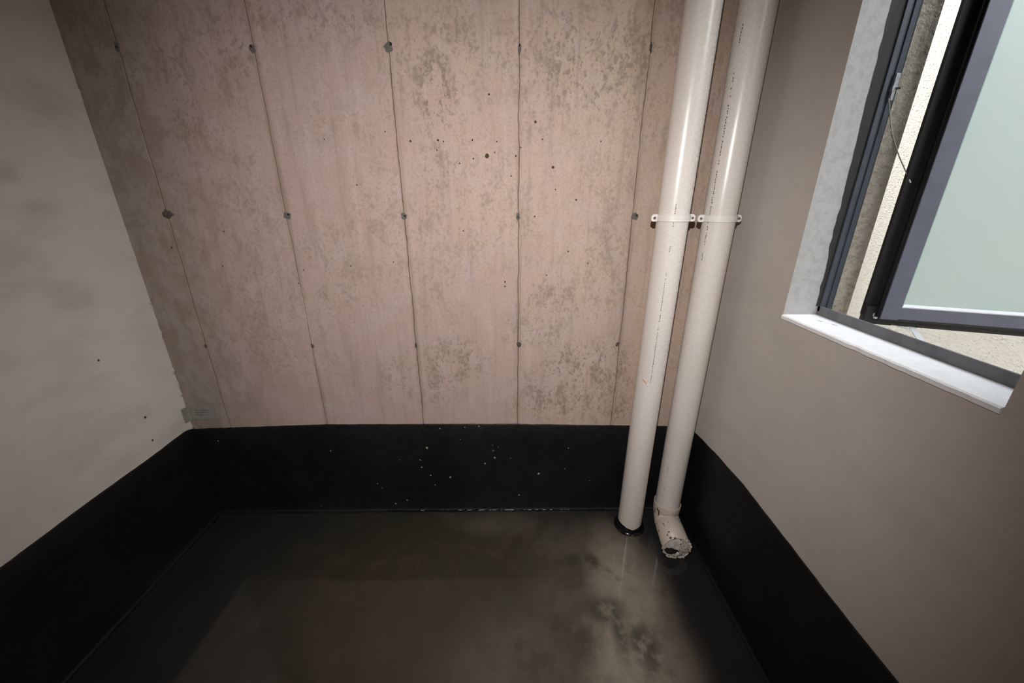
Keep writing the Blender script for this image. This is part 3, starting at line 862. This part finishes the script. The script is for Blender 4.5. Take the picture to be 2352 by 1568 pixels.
elbow = child(m, 'elbow', M['elbow'], p2, ang=35)
sm = elbow.modifiers.new('wall', 'SOLIDIFY'); sm.thickness = .004; sm.offset = -1
tag(elbow, 'stained elbow fitting on the floor')
# lumpy mortar plug in the mouth, leaving an opening low on the left
E1 = RB+ELBOW_L; side = Vector((0, 0, 1)).cross(ED).normalized()   # to the left when looking out of the mouth
vs = []; fs = []; NR, NS = 9, 36
for i in range(NR+1):
    rr = PR*.99*i/NR
    for k in range(NS):
        a = 2*math.pi*k/NS
        u, w = rr*math.cos(a), rr*math.sin(a)
        bul = .012*(1-(rr/PR)**2) + .006*noise.noise(Vector((u*60, w*60, 3)))
        hole = max(0, 1 - math.hypot((u-HOLE_U)/.032, (w+.020)/.024))
        t = E1 - .004 + bul - .012*min(1, hole*2)
        P_ = ep(t, zc) + side*u + Vector((0, 0, w)); vs.append(P_)
for i in range(NR):
    for k in range(NS):
        cu = PR*.99*(i+.5)/NR*math.cos(2*math.pi*(k+.5)/NS); cw = PR*.99*(i+.5)/NR*math.sin(2*math.pi*(k+.5)/NS)
        if math.hypot((cu-HOLE_U)/.032, (cw+.020)/.024) < 1: continue
        k2 = (k+1) % NS; fs.append((i*NS+k, i*NS+k2, (i+1)*NS+k2, (i+1)*NS+k))
m = MB(); m.add(vs, fs); plug = child(m, 'mortar_plug', M['mortar'], elbow, smooth=True)
vs = [ep(E1-.008, zc) + side*(HOLE_U+.028*math.cos(2*math.pi*k/16)) + Vector((0, 0, -.020+.025*math.sin(2*math.pi*k/16))) for k in range(16)]
m = MB(); m.add(vs, [tuple(range(16))]); child(m, 'plug_hole', M['hole'], elbow)
# mortar crumbs spread over the rim
m = MB(); rr = random.Random(4)
for k in range(34):
    a = rr.uniform(-math.pi*.95, math.pi*.35); r0 = PR+.003
    c = ep(E1-rr.uniform(-.002, .016), zc) + side*(r0*math.cos(a)) + Vector((0, 0, r0*math.sin(a)))
    if c.z < .008: c.z = .008
    s = rr.uniform(.004, .010); n0 = len(m.v)
    pts = [Vector(p) for p in ((1, 0, 0), (-1, 0, 0), (0, 1, 0), (0, -1, 0), (0, 0, .8), (0, 0, -.8))]
    m.add([c + p*s*rr.uniform(.7, 1.3) for p in pts], [(0, 2, 4), (2, 1, 4), (1, 3, 4), (3, 0, 4), (2, 0, 5), (1, 2, 5), (3, 1, 5), (0, 3, 5)])
o = child(m, 'mortar_crumbs', M['mortar'], elbow, smooth=True); o['kind'] = 'stuff'
# hand-written marks on the socket
m = MB()
def stroke(pts, w):
    r0 = PR+.0062
    for (a0, z0), (a1, z1) in zip(pts, pts[1:]):
        d = Vector(((a1-a0)*r0, z1-z0)); nrm = Vector((-d.y, d.x)).normalized()*w/2
        q = []
        for (a, z, s) in ((a0, z0, 1), (a0, z0, -1), (a1, z1, -1), (a1, z1, 1)):
            q.append(on_pipe(ex, ey, z + nrm.y*s, a + nrm.x*s/r0, r0))
        m.add(q, [(0, 1, 2, 3)])
for st, w in MARKS: stroke(st, w)
child(m, 'pen_mark', M['ink'], elbow)

# saddle clips
def saddle(P, z, label):
    root = empty('pipe_clip', (ax(P, z), P['y'], z)); bpy.context.view_layer.update()
    tag(root, label, 'pipe clip', 'saddle clips holding the drain pipes')
    cx, cy = ax(P, z), P['y']; hw = .0115; r0, r1 = PR+.0008, PR+.0042
    m = MB(); vs = []; fs = []; n = 28
    for i in range(n+1):
        a = math.radians(-93 + 186*i/n)
        for (r, dz) in ((r0, -hw), (r1, -hw+.001), (r1, hw-.001), (r0, hw)):
            vs.append((cx+r*math.sin(a), cy-r*math.cos(a), z+dz))
    for i in range(n):
        for q in range(4):
            fs.append((i*4+q, i*4+(q+1) % 4, (i+1)*4+(q+1) % 4, (i+1)*4+q))
    m.add(vs, fs); child(m, 'band', M['clip'], root, ang=40)
    # rear half of the clip with the wall foot
    m = MB(); vs = []; fs = []
    for i in range(n+1):
        a = math.radians(93 + 174*i/n)
        for (r, dz) in ((r0, -hw), (r1, -hw+.001), (r1, hw-.001), (r0, hw)):
            vs.append((cx+r*math.sin(a), cy-r*math.cos(a), z+dz))
    for i in range(n):
        for q in range(4):
            fs.append((i*4+q, i*4+(q+1) % 4, (i+1)*4+(q+1) % 4, (i+1)*4+q))
    m.add(vs, fs); m.box((cx-.012, cy+PR+.002, z-hw), (cx+.012, YB-.0015, z+hw)); child(m, 'rear_band', M['clip'], root, ang=40)
    for s in (-1, 1):
        m = MB(); x0, x1 = cx+s*(PR+.0005), cx+s*(PR+.0235)
        zz = hw+.0012
        out = [(x0, -zz), (x1-s*.006, -zz), (x1, -zz+.004), (x1, zz-.006), (x1-s*.007, zz), (x0, zz)]
        m.prism(out, lambda q: (q[0], cy-.0075, z+q[1]), lambda q: (q[0], cy+.006, z+q[1]))
        tab = child(m, 'tab', M['clip'], root, bevel=.0015)
        m = MB(); xs = cx+s*(PR+.013)
        ring = [(xs+.0048*math.cos(2*math.pi*k/14), z+.0048*math.sin(2*math.pi*k/14)) for k in range(14)]
        m.prism(ring, lambda q: (q[0], cy-.0095, q[1]), lambda q: (q[0], cy-.006, q[1]))
        sc = child(m, 'screw', M['screw'], tab)
        m = MB(); m.box((xs-.0036, cy-.0099, z-.0007), (xs+.0036, cy-.0094, z+.0007)); child(m, 'screw_slot', M['hole'], tab)
    return root
saddle(P1, 1.4275, 'white plastic saddle clip round the drain pipe farther from the right wall')
saddle(P2, 1.4255, 'white plastic saddle clip round the drain pipe beside the right wall')

# ================================================================== STICKY TAPE in the left corner
tape = empty('sticky_tape', (XL, YB-.003, .569)); bpy.context.view_layer.update()
tag(tape, 'strip of greenish printed tape stuck round the left corner above the black band', 'tape')
vs = []; fs = []
line = [(XL+.0045, -.034), (XL+.0040, -.018), (XL+.005, -.0075), (XL+.012, -.0035), (XL+.035, -.0032), (-1.40, -.0030), (-1.375, -.0030), (-1.352, -.0034)]
for i, (x, y) in enumerate(line):
    tz = .606 - .0006*i; bz = .534 + .0006*i + (.004 if i in (0, 7) else 0)
    vs += [(x, y, bz), (x, y, tz)]
fs = [(i*2, i*2+2, i*2+3, i*2+1) for i in range(len(line)-1)]
m = MB(); m.add(vs, fs); o = child(m, 'tape_strip', M['tape'], tape); s_ = o.modifiers.new('t', 'SOLIDIFY'); s_.thickness = .0006
m = MB()
rr = random.Random(2)
for row in range(3):
    x = -1.442+.01*row*(row == 0)
    while x < -1.385:
        l = rr.uniform(.002, .007); zz = .585-.012*row
        m.add([(x, -.0042, zz), (x+l, -.0042, zz), (x+l, -.0042, zz+.004), (x, -.0042, zz+.004)], [(0, 1, 2, 3)])
        x += l+rr.uniform(.001, .003)
o = child(m, 'print_line', M['tape_print'], tape); o['kind'] = 'stuff'
